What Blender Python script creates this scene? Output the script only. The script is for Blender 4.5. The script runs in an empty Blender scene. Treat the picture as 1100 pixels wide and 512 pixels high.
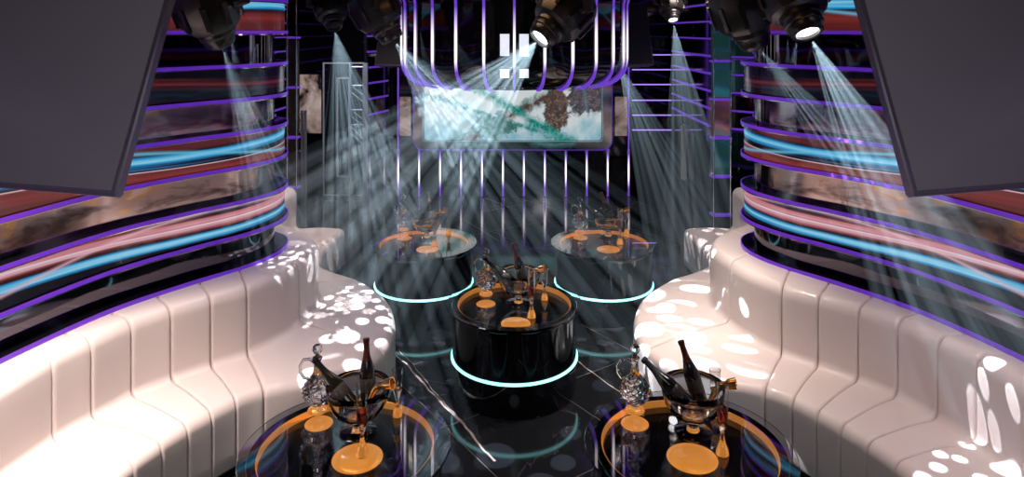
import bpy, bmesh, math, random
from mathutils import Vector, Matrix, noise
random.seed(7)
PI = math.pi
C = bpy.context.scene.collection
F = 740.0; CX = 552.5; HY = 33.0; CZ = 2.8

def at(px, py, D):
    return Vector(((px - CX) * D / F, D, CZ - (py - HY) * D / F))
def ground(px, py, z):
    D = (CZ - z) * F / (py - HY)
    return Vector(((px - CX) * D / F, D, z))

# ------------------------------------------------------------------ materials
class NT:
    def __init__(s, tree):
        s.t = tree; s.n = tree.nodes; s.l = tree.links
    def new(s, typ, **kw):
        n = s.n.new(typ)
        for k, v in kw.items():
            if k.startswith('in_'):
                n.inputs[int(k[3:])].default_value = v
            else: setattr(n, k, v)
        return n
    def lk(s, a, b): s.l.new(a, b)
    def math(s, op, a, b=None, c=None, clamp=False):
        n = s.n.new('ShaderNodeMath'); n.operation = op; n.use_clamp = clamp
        for i, v in enumerate((a, b, c)):
            if v is None: continue
            if isinstance(v, (int, float)): n.inputs[i].default_value = v
            else: s.l.new(v, n.inputs[i])
        return n.outputs[0]
    def ramp(s, fac, stops, interp='LINEAR'):
        n = s.n.new('ShaderNodeValToRGB'); cr = n.color_ramp; cr.interpolation = interp
        while len(cr.elements) > 1: cr.elements.remove(cr.elements[-1])
        cr.elements[0].position = stops[0][0]; cr.elements[0].color = (*stops[0][1], 1)
        for p, c in stops[1:]:
            e = cr.elements.new(p); e.color = (*c, 1)
        s.l.new(fac, n.inputs[0]); return n.outputs[0]
    def mix(s, f, a, b, mode='MIX'):
        n = s.n.new('ShaderNodeMix'); n.data_type = 'RGBA'; n.blend_type = mode
        for sock, v in ((n.inputs[0], f), (n.inputs[6], a), (n.inputs[7], b)):
            if isinstance(v, (int, float)): sock.default_value = v
            elif isinstance(v, tuple): sock.default_value = (*v, 1) if len(v) == 3 else v
            else: s.l.new(v, sock)
        return n.outputs[2]
    def comb(s, x, y, z=0.0):
        n = s.n.new('ShaderNodeCombineXYZ')
        for i, v in enumerate((x, y, z)):
            if isinstance(v, (int, float)): n.inputs[i].default_value = v
            else: s.l.new(v, n.inputs[i])
        return n.outputs[0]
    def noise(s, vec, scale, detail=2, rough=.5, dist=0.0):
        n = s.n.new('ShaderNodeTexNoise')
        n.inputs['Scale'].default_value = scale; n.inputs['Detail'].default_value = detail
        n.inputs['Roughness'].default_value = rough; n.inputs['Distortion'].default_value = dist
        s.l.new(vec, n.inputs['Vector']); return n.outputs[0]

def mat(name, col=(.5, .5, .5), rough=.5, metal=0, emis=None, es=0, trans=0, ior=1.45, coat=0, alpha=1):
    m = bpy.data.materials.new(name); m.use_nodes = True
    b = m.node_tree.nodes['Principled BSDF']
    b.inputs['Base Color'].default_value = (*col, 1); b.inputs['Roughness'].default_value = rough
    b.inputs['Metallic'].default_value = metal; b.inputs['IOR'].default_value = ior
    b.inputs['Transmission Weight'].default_value = trans; b.inputs['Coat Weight'].default_value = coat
    if emis: b.inputs['Emission Color'].default_value = (*emis, 1); b.inputs['Emission Strength'].default_value = es
    return m
def bs(m): return m.node_tree.nodes['Principled BSDF']
def uvs(nt):
    tc = nt.new('ShaderNodeTexCoord'); sp = nt.new('ShaderNodeSeparateXYZ'); nt.lk(tc.outputs['UV'], sp.inputs[0])
    return sp.outputs[0], sp.outputs[1]

def noisy(m, scale, amount, bump=0, stretch=(1, 1, 1)):
    """slight procedural roughness variation"""
    nt = NT(m.node_tree); tc = nt.new('ShaderNodeTexCoord'); mp = nt.new('ShaderNodeMapping')
    mp.inputs['Scale'].default_value = stretch
    nt.lk(tc.outputs['Object'], mp.inputs[0])
    f = nt.noise(mp.outputs[0], scale, 3)
    r = bs(m).inputs['Roughness'].default_value
    nt.lk(nt.math('MULTIPLY_ADD', f, amount, max(0.0, r - amount / 2)), bs(m).inputs['Roughness'])
    if bump:
        b = nt.new('ShaderNodeBump'); b.inputs['Strength'].default_value = bump; b.inputs['Distance'].default_value = .002
        nt.lk(f, b.inputs['Height']); nt.lk(b.outputs[0], bs(m).inputs['Normal'])
    return m

M = {}
M['leather'] = noisy(mat('cream_leather', (.80, .70, .665), .42, coat=.12), 60, .08, .08)
M['piping'] = mat('dark_seam_thread', (.25, .2, .19), .7)  # dark thread colour
M['black_gloss'] = noisy(mat('black_gloss', (.004, .004, .006), .06, coat=.4), 8, .04)
M['black_mirror'] = mat('black_mirror', (.008, .008, .011), .025, ior=1.75)
M['dark_mirror'] = noisy(mat('dark_mirror', (.40, .36, .37), .09, 1), 3, .04)
M['smoke_mirror'] = mat('smoke_mirror', (.11, .10, .12), .05, 1)
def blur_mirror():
    m = mat('mirror_painted_reflections', (.4, .36, .37), .10, 1); nt = NT(m.node_tree); u, v = uvs(nt)  # blurred gold and beige reflections painted into the mirror colour
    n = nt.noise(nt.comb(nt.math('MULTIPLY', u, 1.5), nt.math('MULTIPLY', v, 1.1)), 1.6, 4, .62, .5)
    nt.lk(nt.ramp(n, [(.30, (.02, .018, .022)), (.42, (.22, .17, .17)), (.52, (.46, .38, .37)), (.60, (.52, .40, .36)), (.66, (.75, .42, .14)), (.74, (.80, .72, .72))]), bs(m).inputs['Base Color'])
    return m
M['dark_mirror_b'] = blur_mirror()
M['chrome'] = mat('pink_chrome', (.75, .58, .62), .12, 1)
M['chrome2'] = mat('silver_chrome', (.7, .7, .74), .16, 1)
M['led'] = mat('purple_led', (.1, .02, .3), .3, emis=(.070, .014, .32), es=.95)
M['led_b'] = mat('purple_led_bright', (.1, .02, .3), .3, emis=(.10, .03, .40), es=.9)
M['cyan'] = mat('cyan_ring_light', (.3, .8, .8), .3, emis=(.34, .92, .95), es=2.0)
M['amber'] = mat('amber_gold_added_glow', (.95, .52, .14), .25, 1, emis=(.9, .34, .06), es=.42)  # gold with added glow, for the table ring and glass feet
M['painted_reflection_disc'] = mat('painted_reflection_glow', (.95, .5, .12), .3, .6, emis=(.9, .32, .045), es=.62)  # self-lit colour standing in for amber reflections
M['gold'] = mat('gold_metal', (.95, .58, .22), .18, 1)
M['glass'] = mat('clear_glass', (1, 1, 1), .0, trans=1, ior=1.45)
M['crystal'] = mat('cut_crystal', (1, 1, 1), .0, trans=1, ior=1.52)
M['bottle'] = mat('dark_bottle_glass', (.012, .012, .008), .05, coat=.5)
M['foil'] = noisy(mat('red_bronze_foil', (.13, .035, .022), .3, .6), 60, .2, .3)
M['foil_dark'] = mat('dark_foil', (.02, .018, .02), .25, .6)
M['label'] = mat('bottle_label', (.05, .045, .04), .35)
M['wine'] = mat('rose_wine', (.8, .12, .14), .0, trans=.85, ior=1.33)
M['amberliq'] = mat('amber_liquid', (.95, .5, .12), .0, trans=.9, ior=1.33)
M['black_plastic'] = noisy(mat('black_plastic', (.012, .010, .011), .34, coat=.1), 30, .2, .3)
M['bronze_plastic'] = mat('bronze_metal', (.045, .028, .025), .3, .6)
M['lens'] = mat('lit_lens', (1, 1, 1), .1, emis=(.95, .97, 1), es=6)
M['lens_dim'] = mat('unlit_lens', (.02, .02, .03), .03, coat=1)
M['grey_panel'] = noisy(mat('grey_panel', (.21, .19, .21), .34, coat=.1), 2, .1)
M['panel_edge'] = mat('panel_edge', (.30, .27, .30), .25, .8)
M['darkbox'] = mat('dark_grey_box', (.03, .028, .032), .4)
M['ceil'] = mat('ceiling_black', (.01, .01, .012), .7)
M['white_metal'] = mat('pale_frame_metal', (.85, .85, .9), .3, .4)
M['grey_metal'] = mat('grey_metal', (.40, .42, .48), .35, .4)
M['warm_lamp'] = mat('warm_lamp', (1, .8, .6), .4, emis=(1, .50, .17), es=2.5)

def led_gradient(name, lo, hi, p0=.45, white=(1, .86, .95), pur=(.16, .05, .62), sw=2.2, sp=1.0):
    """vertical LED tube: violet ends and a hot white middle"""
    m = mat(name, (.1, .05, .2), .3); nt = NT(m.node_tree)
    g = nt.new('ShaderNodeTexCoord'); sp_ = nt.new('ShaderNodeSeparateXYZ'); nt.lk(g.outputs['Object'], sp_.inputs[0])
    f = nt.math('DIVIDE', nt.math('SUBTRACT', sp_.outputs[2], lo), hi - lo)
    col = nt.ramp(f, [(0, pur), (.16, pur), (p0 - .08, white), (p0 + .12, white), (min(p0 + .42, .96), pur), (1, pur)])
    st = nt.ramp(f, [(0, (sp,) * 3), (.16, (sp,) * 3), (p0, (sw,) * 3), (min(p0 + .42, .96), (sp,) * 3)])
    nt.lk(col, bs(m).inputs['Emission Color']); nt.lk(st, bs(m).inputs['Emission Strength'])
    return m

def marble_floor():
    m = mat('black_marble', (.013, .014, .017), .07, coat=0); nt = NT(m.node_tree)
    tc = nt.new('ShaderNodeTexCoord'); sp = nt.new('ShaderNodeSeparateXYZ'); nt.lk(tc.outputs['Object'], sp.inputs[0])
    nz = nt.noise(tc.outputs['Object'], 1.6, 4, .6); nz2 = nt.noise(tc.outputs['Object'], 9, 2)
    wob = nt.math('ADD', nt.math('MULTIPLY', nt.math('SUBTRACT', nz, .5), .30), nt.math('MULTIPLY', nt.math('SUBTRACT', nz2, .5), .03))
    tot = None
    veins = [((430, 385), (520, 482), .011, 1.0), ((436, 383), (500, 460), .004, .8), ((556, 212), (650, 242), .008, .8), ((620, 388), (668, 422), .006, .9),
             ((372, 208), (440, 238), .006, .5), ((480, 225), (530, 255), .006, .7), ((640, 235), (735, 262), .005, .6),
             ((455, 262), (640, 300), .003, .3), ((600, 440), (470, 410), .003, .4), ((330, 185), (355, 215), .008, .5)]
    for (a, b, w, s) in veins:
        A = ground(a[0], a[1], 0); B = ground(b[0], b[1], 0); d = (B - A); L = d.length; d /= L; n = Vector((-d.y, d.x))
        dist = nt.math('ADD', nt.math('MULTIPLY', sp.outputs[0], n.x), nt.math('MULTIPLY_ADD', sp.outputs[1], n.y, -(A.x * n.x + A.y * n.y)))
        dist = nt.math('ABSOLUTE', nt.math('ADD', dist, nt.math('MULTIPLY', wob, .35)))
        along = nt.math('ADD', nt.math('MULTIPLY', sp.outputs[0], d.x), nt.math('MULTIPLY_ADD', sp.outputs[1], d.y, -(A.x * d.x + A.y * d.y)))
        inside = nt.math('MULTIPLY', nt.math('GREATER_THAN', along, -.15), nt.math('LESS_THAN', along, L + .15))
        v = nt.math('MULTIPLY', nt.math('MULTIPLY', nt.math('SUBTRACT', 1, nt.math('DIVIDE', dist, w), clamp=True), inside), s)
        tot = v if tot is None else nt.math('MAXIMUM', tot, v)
    # fine faint natural veining
    vv = nt.math('ABSOLUTE', nt.math('SUBTRACT', nt.noise(tc.outputs['Object'], 1.1, 5, .62, 1.2), .5))
    fine = nt.math('MULTIPLY', nt.math('SUBTRACT', 1, nt.math('MULTIPLY', vv, 110), clamp=True), .05)
    # slab joints, laid diagonally
    def joint(ax, ay, per):
        q = nt.math('ADD', nt.math('MULTIPLY', sp.outputs[0], ax), nt.math('MULTIPLY', sp.outputs[1], ay))
        fr = nt.math('ABSOLUTE', nt.math('SUBTRACT', nt.math('FRACT', nt.math('DIVIDE', q, per)), .5))
        return nt.math('MULTIPLY', nt.math('LESS_THAN', fr, .0028 / per), .22)
    j = nt.math('MAXIMUM', joint(.82, .57, .95), joint(-.57, .82, .95))
    tot = nt.math('MAXIMUM', nt.math('MAXIMUM', tot, fine), j)
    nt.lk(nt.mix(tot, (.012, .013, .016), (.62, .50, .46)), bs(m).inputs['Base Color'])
    nt.lk(nt.math('MULTIPLY_ADD', nz2, .06, .05), bs(m).inputs['Roughness'])
    return m
M['floor'] = marble_floor()

def trails(name, seed, kind):
    """panel that shows long-exposure light trails (a lit picture panel)"""
    m = mat(name, (.01, .01, .012), .18, coat=.5); nt = NT(m.node_tree)
    u, v = uvs(nt)
    # streaks drift slowly up and down along the panel
    bend = nt.math('SUBTRACT', nt.noise(nt.comb(nt.math('MULTIPLY', u, .42), seed), 1.0, 0), .5)
    vv = nt.math('ADD', v, nt.math('MULTIPLY', bend, 1.5))
    fine = nt.noise(nt.comb(nt.math('MULTIPLY', u, .22), nt.math('MULTIPLY', vv, 7), seed), 1.0, 2, .55)
    w = nt.math('ADD', vv, nt.math('MULTIPLY', nt.math('SUBTRACT', fine, .5), .45))
    K = (0.0, 0.0, 0.003); R = (.22, .025, .022); R2 = (.10, .014, .013); P = (.62, .22, .27); W = (.85, .78, .85); B = (.02, .36, .68); B2 = (.01, .14, .34); LB = (.30, .68, .90)
    if kind == 'red':
        st = [(0, R2), (.25, R), (.5, R2), (.56, K), (.62, B2), (.70, B), (.76, LB), (.80, B), (.88, P), (1, P)]
    elif kind == 'mixed':
        st = [(0, R2), (.22, R), (.34, R2), (.40, P), (.44, W), (.47, K), (.52, K), (.57, B2), (.64, B), (.70, LB), (.80, B), (.88, B2), (.94, K), (1, R2)]
    elif kind == 'pink':
        st = [(0, K), (.08, K), (.14, B2), (.22, B), (.30, LB), (.40, B), (.45, B2), (.49, K), (.53, R2), (.58, P), (.68, W), (.72, P), (.80, P), (.86, R), (.92, K), (1, B2)]
    else:
        st = [(0, K), (.6, K), (.72, R2), (.8, R), (.86, R2), (.92, K), (1, K)]
    col = nt.ramp(w, st)
    # another family of streaks crossing at a shallow angle
    v2 = nt.math('ADD', v, nt.math('MULTIPLY', nt.math('SINE', nt.math('MULTIPLY_ADD', u, 1.3, seed)), .42))
    streak = nt.math('SUBTRACT', 1, nt.math('MULTIPLY', nt.math('ABSOLUTE', nt.math('SUBTRACT', v2, .55)), 9), clamp=True)
    if kind in ('mixed', 'red', 'pink'):
        col = nt.mix(nt.math('MULTIPLY', nt.math('POWER', streak, 2.0), .8), col, (.14, .60, .86) if kind != 'pink' else (.80, .46, .52))
    nt.lk(col, bs(m).inputs['Emission Color'])
    bs(m).inputs['Emission Strength'].default_value = .8 if kind != 'black' else .5
    return m
M['trail_top'] = trails('light_trail_panel_red', 2.3, 'red')
M['trail_mid'] = trails('light_trail_panel_blue', 5.1, 'mixed')
M['trail_low'] = trails('light_trail_panel_pink', 9.7, 'pink')
M['trail_black'] = trails('light_trail_panel_black', 12.2, 'black')

def screen_art():
    m = mat('screen_picture', (.01, .01, .01), .25); nt = NT(m.node_tree)
    u, v = uvs(nt)
    p = nt.comb(nt.math('MULTIPLY', u, 2.9), v)
    n1 = nt.noise(p, 2.2, 5, .6); n2 = nt.noise(p, 7, 5, .65, .6); n3 = nt.noise(p, 14, 4, .7, 1.0)
    sky = nt.ramp(nt.math('ADD', nt.math('MULTIPLY', v, .35), nt.math('MULTIPLY', n1, .8)),
                  [(.25, (.16, .46, .60)), (.42, (.40, .68, .78)), (.56, (.82, .93, .96)), (.75, (.98, 1, 1)), (.9, (.7, .85, .9))])
    col = sky
    def mask(expr, soft=14):
        return nt.math('MULTIPLY', expr, soft, clamp=True)
    def band(a, b, c, w, nz, amp):
        # |a u + b v + c| < w, ragged
        d = nt.math('ABSOLUTE', nt.math('ADD', nt.math('MULTIPLY', u, a), nt.math('MULTIPLY_ADD', v, b, c)))
        return mask(nt.math('SUBTRACT', nt.math('ADD', w, nt.math('MULTIPLY', nt.math('SUBTRACT', nz, .5), amp)), d))
    teal = nt.ramp(n3, [(.30, (.004, .07, .07)), (.48, (.01, .28, .25)), (.62, (.06, .52, .42)), (.8, (.3, .75, .62))])
    rock = nt.ramp(n3, [(.3, (.02, .02, .03)), (.48, (.10, .07, .06)), (.6, (.28, .18, .14)), (.75, (.62, .48, .36))])
    # grey rock hanging in mist, far right
    m1 = nt.math('MULTIPLY', mask(nt.math('SUBTRACT', nt.math('ADD', u, nt.math('MULTIPLY', nt.math('SUBTRACT', n2, .5), .16)), .80), 40),
                 mask(nt.math('SUBTRACT', nt.math('ADD', v, nt.math('MULTIPLY', nt.math('SUBTRACT', n2, .5), .5)), .38), 12))
    col = nt.mix(m1, col, nt.mix(.35, rock, (.05, .10, .18)))
    fall = band(1, .04, -.935, .018, n2, .02); col = nt.mix(nt.math('MULTIPLY', fall, m1), col, (.22, .48, .72))
    # pale brown rock spire
    d = nt.math('ADD', nt.math('POWER', nt.math('DIVIDE', nt.math('SUBTRACT', u, .745), .075), 2), nt.math('POWER', nt.math('DIVIDE', nt.math('SUBTRACT', v, .48), .40), 2))
    col = nt.mix(mask(nt.math('SUBTRACT', nt.math('ADD', 1, nt.math('MULTIPLY', nt.math('SUBTRACT', n2, .5), 2.2)), d), 4), col, rock)
    # big diagonal leaf-covered mass climbing to the right
    col = nt.mix(band(.92, -.62, -.215, .085, n2, .22), col, nt.mix(.55, rock, (.10, .06, .05)))
    col = nt.mix(band(.92, -.62, -.155, .035, n2, .12), col, teal)
    col = nt.mix(band(.55, .60, -.43, .05, n2, .26), col, teal)
    # leafy bank across the upper left and the lower middle
    col = nt.mix(band(1.0, .62, -.80, .075, n2, .20), col, teal)
    d = nt.math('ADD', nt.math('POWER', nt.math('DIVIDE', nt.math('SUBTRACT', u, .40), .14), 2), nt.math('POWER', nt.math('DIVIDE', nt.math('SUBTRACT', v, .20), .26), 2))
    col = nt.mix(mask(nt.math('SUBTRACT', nt.math('ADD', .7, nt.math('MULTIPLY', nt.math('SUBTRACT', n2, .5), 3.4)), d), 3), col, nt.mix(.5, teal, (.12, .14, .14)))
    nt.lk(col, bs(m).inputs['Emission Color']); bs(m).inputs['Emission Strength'].default_value = .62
    return m
M['screen'] = screen_art()

# ------------------------------------------------------------------ mesh helpers
def link(name, bm, m, parent=None, smooth=True, angle=35):
    me = bpy.data.meshes.new(name)
    bmesh.ops.recalc_face_normals(bm, faces=bm.faces)
    bm.to_mesh(me); bm.free()
    ms = m if isinstance(m, (list, tuple)) else [m]
    for x in ms: me.materials.append(x)
    o = bpy.data.objects.new(name, me); C.objects.link(o)
    if smooth:
        for p in me.polygons: p.use_smooth = True
        try: me.set_sharp_from_angle(angle=math.radians(angle))
        except Exception: pass
    if parent: o.parent = parent
    return o
def tag(o, label, cat, group=None, kind=None):
    o['label'] = label; o['category'] = cat
    if group: o['group'] = group
    if kind: o['kind'] = kind
    return o
def empty(name, loc=(0, 0, 0), label=None, cat=None, group=None, kind=None):
    o = bpy.data.objects.new(name, None); C.objects.link(o); o.location = loc; o.empty_display_size = .1
    if label: tag(o, label, cat, group, kind)
    return o
def struct(o, label=None):
    o['kind'] = 'structure'
    if label: o['label'] = label
    return o

def box(bm, c, s, rot=None, bevel=0):
    r = bmesh.ops.create_cube(bm, size=1)
    vs = r['verts']
    for v in vs: v.co = Vector((v.co.x * s[0], v.co.y * s[1], v.co.z * s[2]))
    if bevel:
        es = list({e for v in vs for e in v.link_edges})
        rb = bmesh.ops.bevel(bm, geom=es, offset=bevel, segments=2, affect='EDGES')
        vs = list({v for f in rb['faces'] for v in f.verts} | {v for v in vs if v.is_valid})
    for v in vs:
        if rot is not None: v.co = rot @ v.co
        v.co += Vector(c)
def lathe(bm, prof, seg=32, c=(0, 0, 0), rot=None, facet=0, twist=0):
    """prof = [(r, z)] ; r=0 allowed at the ends"""
    rings = []
    c = Vector(c)
    for i, (r, z) in enumerate(prof):
        if r < 1e-6:
            p = Vector((0, 0, z)); p = rot @ p if rot is not None else p
            rings.append([bm.verts.new(p + c)])
        else:
            ring = []
            for k in range(seg):
                a = 2 * PI * k / seg + (twist * i)
                rr = r * (1 - facet * (k % 2))
                p = Vector((rr * math.cos(a), rr * math.sin(a), z)); p = rot @ p if rot is not None else p
                ring.append(bm.verts.new(p + c))
            rings.append(ring)
    for a, b in zip(rings, rings[1:]):
        if len(a) == 1 and len(b) == 1: continue
        if len(a) == 1:
            for k in range(seg): bm.faces.new((a[0], b[k], b[(k + 1) % seg]))
        elif len(b) == 1:
            for k in range(seg): bm.faces.new((a[k], b[0], a[(k + 1) % seg]))
        else:
            for k in range(seg): bm.faces.new((a[k], a[(k + 1) % seg], b[(k + 1) % seg], b[k]))
    return rings
def tube(bm, pts, r, seg=8, closed=False, caps=True):
    pts = [Vector(p) for p in pts]; n = len(pts); rings = []
    rs = r if isinstance(r, (list, tuple)) else [r] * n
    up = Vector((0, 0, 1)); prev = None
    for i, p in enumerate(pts):
        a = pts[(i - 1) % n] if (closed or i > 0) else p; b = pts[(i + 1) % n] if (closed or i < n - 1) else p
        t = (b - a).normalized()
        if prev is None:
            s = t.cross(up); s = s.normalized() if s.length > .05 else t.cross(Vector((1, 0, 0))).normalized()
        else:
            s = (prev - t * prev.dot(t)).normalized()
        prev = s; q = t.cross(s)
        rings.append([bm.verts.new(p + (s * math.cos(2 * PI * k / seg) + q * math.sin(2 * PI * k / seg)) * rs[i]) for k in range(seg)])
    pr = list(zip(rings, rings[1:]))
    if closed: pr.append((rings[-1], rings[0]))
    for a, b in pr:
        for k in range(seg): bm.faces.new((a[k], a[(k + 1) % seg], b[(k + 1) % seg], b[k]))
    if caps and not closed:
        bm.faces.new(rings[0]); bm.faces.new(list(reversed(rings[-1])))
def spline(pts, n):
    """Catmull-Rom resampled to n points, even in control parameter"""
    P = [Vector(p) for p in pts]; m = len(P); out = []
    for i in range(n):
        t = i / (n - 1) * (m - 1); k = min(int(t), m - 2); f = t - k
        p0 = P[k - 1] if k > 0 else P[k] * 2 - P[k + 1]; p1, p2 = P[k], P[k + 1]; p3 = P[k + 2] if k + 2 < m else P[k + 1] * 2 - P[k]
        out.append(.5 * ((2 * p1) + (-p0 + p2) * f + (2 * p0 - 5 * p1 + 4 * p2 - p3) * f * f + (-p0 + 3 * p1 - 3 * p2 + p3) * f ** 3))
    return out
def resample(pts, n):
    L = [0]
    for a, b in zip(pts, pts[1:]): L.append(L[-1] + (b - a).length)
    out = []; k = 0
    for i in range(n):
        s = L[-1] * i / (n - 1)
        while k < len(pts) - 2 and L[k + 1] < s: k += 1
        f = (s - L[k]) / max(1e-9, L[k + 1] - L[k]); out.append(pts[k].lerp(pts[k + 1], f))
    return out
def sweep(path, prof, side=1, uv=True):
    """closed profile [(offset towards the room, z)] swept along a plan path; uv: u = arclength, v = height in profile"""
    bm = bmesh.new(); ul = bm.loops.layers.uv.new('UVMap'); n = len(path)
    z0 = min(p[1] for p in prof); z1 = max(p[1] for p in prof)
    rings = []; S = [0]
    for a, b in zip(path, path[1:]): S.append(S[-1] + (b - a).length)
    for i, p in enumerate(path):
        t = (path[min(i + 1, n - 1)] - path[max(i - 1, 0)]).normalized(); nn = Vector((t.y, -t.x))
        rings.append([bm.verts.new(((p.x + nn.x * o) * side, p.y + nn.y * o, z)) for o, z in prof])
    k = len(prof)
    for i in range(n - 1):
        for j in range(k):
            f = bm.faces.new((rings[i][j], rings[i + 1][j], rings[i + 1][(j + 1) % k], rings[i][(j + 1) % k]))
            zs = [prof[j][1], prof[j][1], prof[(j + 1) % k][1], prof[(j + 1) % k][1]]; us = [S[i], S[i + 1], S[i + 1], S[i]]
            for l, uu, zz in zip(f.loops, us, zs): l[ul].uv = (uu, (zz - z0) / max(1e-6, z1 - z0))
    bm.faces.new(rings[0]); bm.faces.new(list(reversed(rings[-1])))
    return bm

# ------------------------------------------------------------------ room shell
CEIL = 3.42
bm = bmesh.new(); box(bm, (0, 6.2, -.05), (8.4, 13.6, .1)); struct(link('floor', bm, M['floor'], smooth=False))
bm = bmesh.new(); box(bm, (0, 6.2, CEIL + .05), (8.4, 13.6, .1)); struct(link('ceiling', bm, M['ceil'], smooth=False))
bm = bmesh.new(); box(bm, (0, 12.05, CEIL / 2), (8.4, .1, CEIL)); struct(link('wall_back', bm, M['black_gloss'], smooth=False))
bm = bmesh.new(); box(bm, (0, -.55, CEIL / 2), (8.4, .1, CEIL)); struct(link('wall_front', bm, M['ceil'], smooth=False))

WALL = [(-3.25, -.4), (-3.2, 1.2), (-3.12, 2.2), (-3.02, 3.05), (-2.87, 3.81), (-2.66, 4.5), (-2.36, 5.0), (-2.10, 5.35), (-1.96, 5.72), (-2.04, 6.08), (-2.36, 6.34), (-2.72, 6.65), (-2.92, 7.2), (-3.0, 7.9), (-3.0, 8.6)]
wpath = resample(spline([Vector((a, b)) for a, b in WALL], 400), 150)
LV = [.97, 1.22, 1.48, 1.745, 2.01, 2.265, 2.525, 2.785, 3.045, CEIL]
BANDS = ['mirror', 'trail_low', 'mirror2', 'trail_mid', 'mirror2', 'trail_black', 'mirror', 'trail_top', 'black']

def wall(side):
    nm = 'left' if side < 0 else 'right'
    s = -side
    w = empty('wall_' + nm); w['kind'] = 'structure'
    # plinth behind the sofa
    link('wall_core', sweep(wpath, [(-.30, 0), (-.12, 0), (-.12, CEIL), (-.30, CEIL)], s), M['black_gloss'], w)
    link('plinth_panel', sweep(wpath, [(-.12, 0), (-.02, 0), (-.02, LV[0] - .03), (-.12, LV[0] - .03)], s), M['black_gloss'], w)
    for i, b in enumerate(BANDS):
        z0, z1 = LV[i], LV[i + 1]
        if b.startswith('mirror') or b == 'black':
            o = -.085
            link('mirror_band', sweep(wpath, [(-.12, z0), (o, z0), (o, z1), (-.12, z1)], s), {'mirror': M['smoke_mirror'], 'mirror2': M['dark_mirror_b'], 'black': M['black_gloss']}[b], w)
        else:
            link('picture_band', sweep(wpath, [(-.12, z0 + .012), (-.012, z0 + .012), (0, z0 + .024), (0, z1 - .024), (-.012, z1 - .012), (-.12, z1 - .012)], s), M[b], w)
    for z in LV[:-1]:
        link('ledge', sweep(wpath, [(-.12, z - .016), (.016, z - .016), (.020, z - .012), (.020, z + .016), (-.12, z + .016)], s), M['black_gloss'], w)
        link('light_strip', sweep(wpath, [(.020, z - .010), (.027, z - .010), (.027, z + .016), (.020, z + .016)], s), M['led'], w)
        link('trim_line', sweep(wpath, [(.018, z - .019), (.026, z - .019), (.026, z - .012), (.018, z - .012)], s), M['chrome'], w)
    return w
wall(-1); wall(1)

# far side walls beyond the alcoves, banded the same way, ending at the stage wall
def farwall(side):
    path = [Vector((a, b)) for a, b in ([(-3.25, 8.62), (-2.84, 9.0), (-2.62, 9.05), (-2.60, 10.2), (-2.62, 11.5)])]
    path = resample(path, 60)
    if side < 0:
        path = resample([Vector((-3.9, 8.62)), Vector((-3.85, 10.2)), Vector((-3.8, 11.9))], 30)
    w = empty('wall_far_' + ('left' if side < 0 else 'right')); w['kind'] = 'structure'
    link('wall_core', sweep(path, [(-.2, 0), (-.06, 0), (-.06, CEIL), (-.2, CEIL)], -side), M['black_gloss'], w)
    z = 1.30
    while z < CEIL - .1:
        link('mirror_band', sweep(path, [(-.06, z), (-.02, z), (-.02, z + .2), (-.06, z + .2)], -side), M['smoke_mirror'] if int(z * 10) % 2 else M['dark_mirror'], w)
        link('light_strip', sweep(path, [(-.06, z + .205), (.0, z + .208), (.0, z + .226), (-.06, z + .226)], -side), M['led_b'], w)
        z += .235
    return w
farwall(1); farwall(-1)

# ------------------------------------------------------------------ sofas
Z_S, Z_T = .48, .965
# (wall x,y), (backrest front x,y), (seat front x,y) per seam station, near to far
ST = [((-3.10, 2.25), (-2.86, 2.25), (-2.30, 2.25)), ((-3.06, 2.70), (-2.82, 2.70), (-2.26, 2.70)),
      ((-2.99, 3.20), (-2.74, 3.18), (-2.17, 3.14)), ((-2.93, 3.55), (-2.67, 3.52), (-2.10, 3.46)), ((-2.85, 3.92), (-2.61, 3.90), (-2.05, 3.72)), ((-2.77, 4.20), (-2.53, 4.13), (-1.99, 3.90)),
      ((-2.66, 4.51), (-2.43, 4.38), (-1.92, 4.06)), ((-2.50, 4.80), (-2.28, 4.58), (-1.84, 4.20)), ((-2.32, 5.06), (-2.10, 4.77), (-1.75, 4.34)), ((-2.13, 5.32), (-1.92, 4.95), (-1.62, 4.46)),
      ((-1.97, 5.70), (-1.715, 5.50), (-.945, 5.02)), ((-2.10, 6.16), (-1.92, 6.33), (-1.42, 6.42)), ((-2.70, 6.64), (-2.42, 6.88), (-1.98, 7.02)), ((-2.94, 7.4), (-2.54, 7.45), (-2.03, 7.5)), ((-2.98, 8.1), (-2.56, 8.1), (-1.99, 8.1))]
EXTRA = {9: [((-2.05, 5.46), (-1.80, 5.17), (-1.31, 4.60)), ((-2.00, 5.58), (-1.745, 5.32), (-1.07, 4.79))],
         10: [((-1.955, 5.82), (-1.675, 5.75), (-.93, 5.30)), ((-1.985, 5.95), (-1.69, 5.95), (-.975, 5.62)), ((-2.04, 6.06), (-1.78, 6.15), (-1.12, 6.02))],
         11: [((-2.28, 6.28), (-2.12, 6.52), (-1.68, 6.62)), ((-2.5, 6.45), (-2.3, 6.70), (-1.88, 6.80))]}
ctrl = []; seam_idx = []
for i, s in enumerate(ST):
    seam_idx.append(len(ctrl)); ctrl.append(s)
    for e in EXTRA.get(i, []): ctrl.append(e)
def catmull(P, t):
    m = len(P); k = min(int(t), m - 2); f = t - k
    p0 = P[k - 1] if k > 0 else P[k] * 2 - P[k + 1]; p1, p2 = P[k], P[k + 1]; p3 = P[k + 2] if k + 2 < m else P[k + 1] * 2 - P[k]
    return .5 * ((2 * p1) + (-p0 + p2) * f + (2 * p0 - 5 * p1 + 4 * p2 - p3) * f * f + (-p0 + 3 * p1 - 3 * p2 + p3) * f ** 3)
CW = [Vector(c[0]) for c in ctrl]; CB = [Vector(c[1]) for c in ctrl]; CF = [Vector(c[2]) for c in ctrl]
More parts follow.
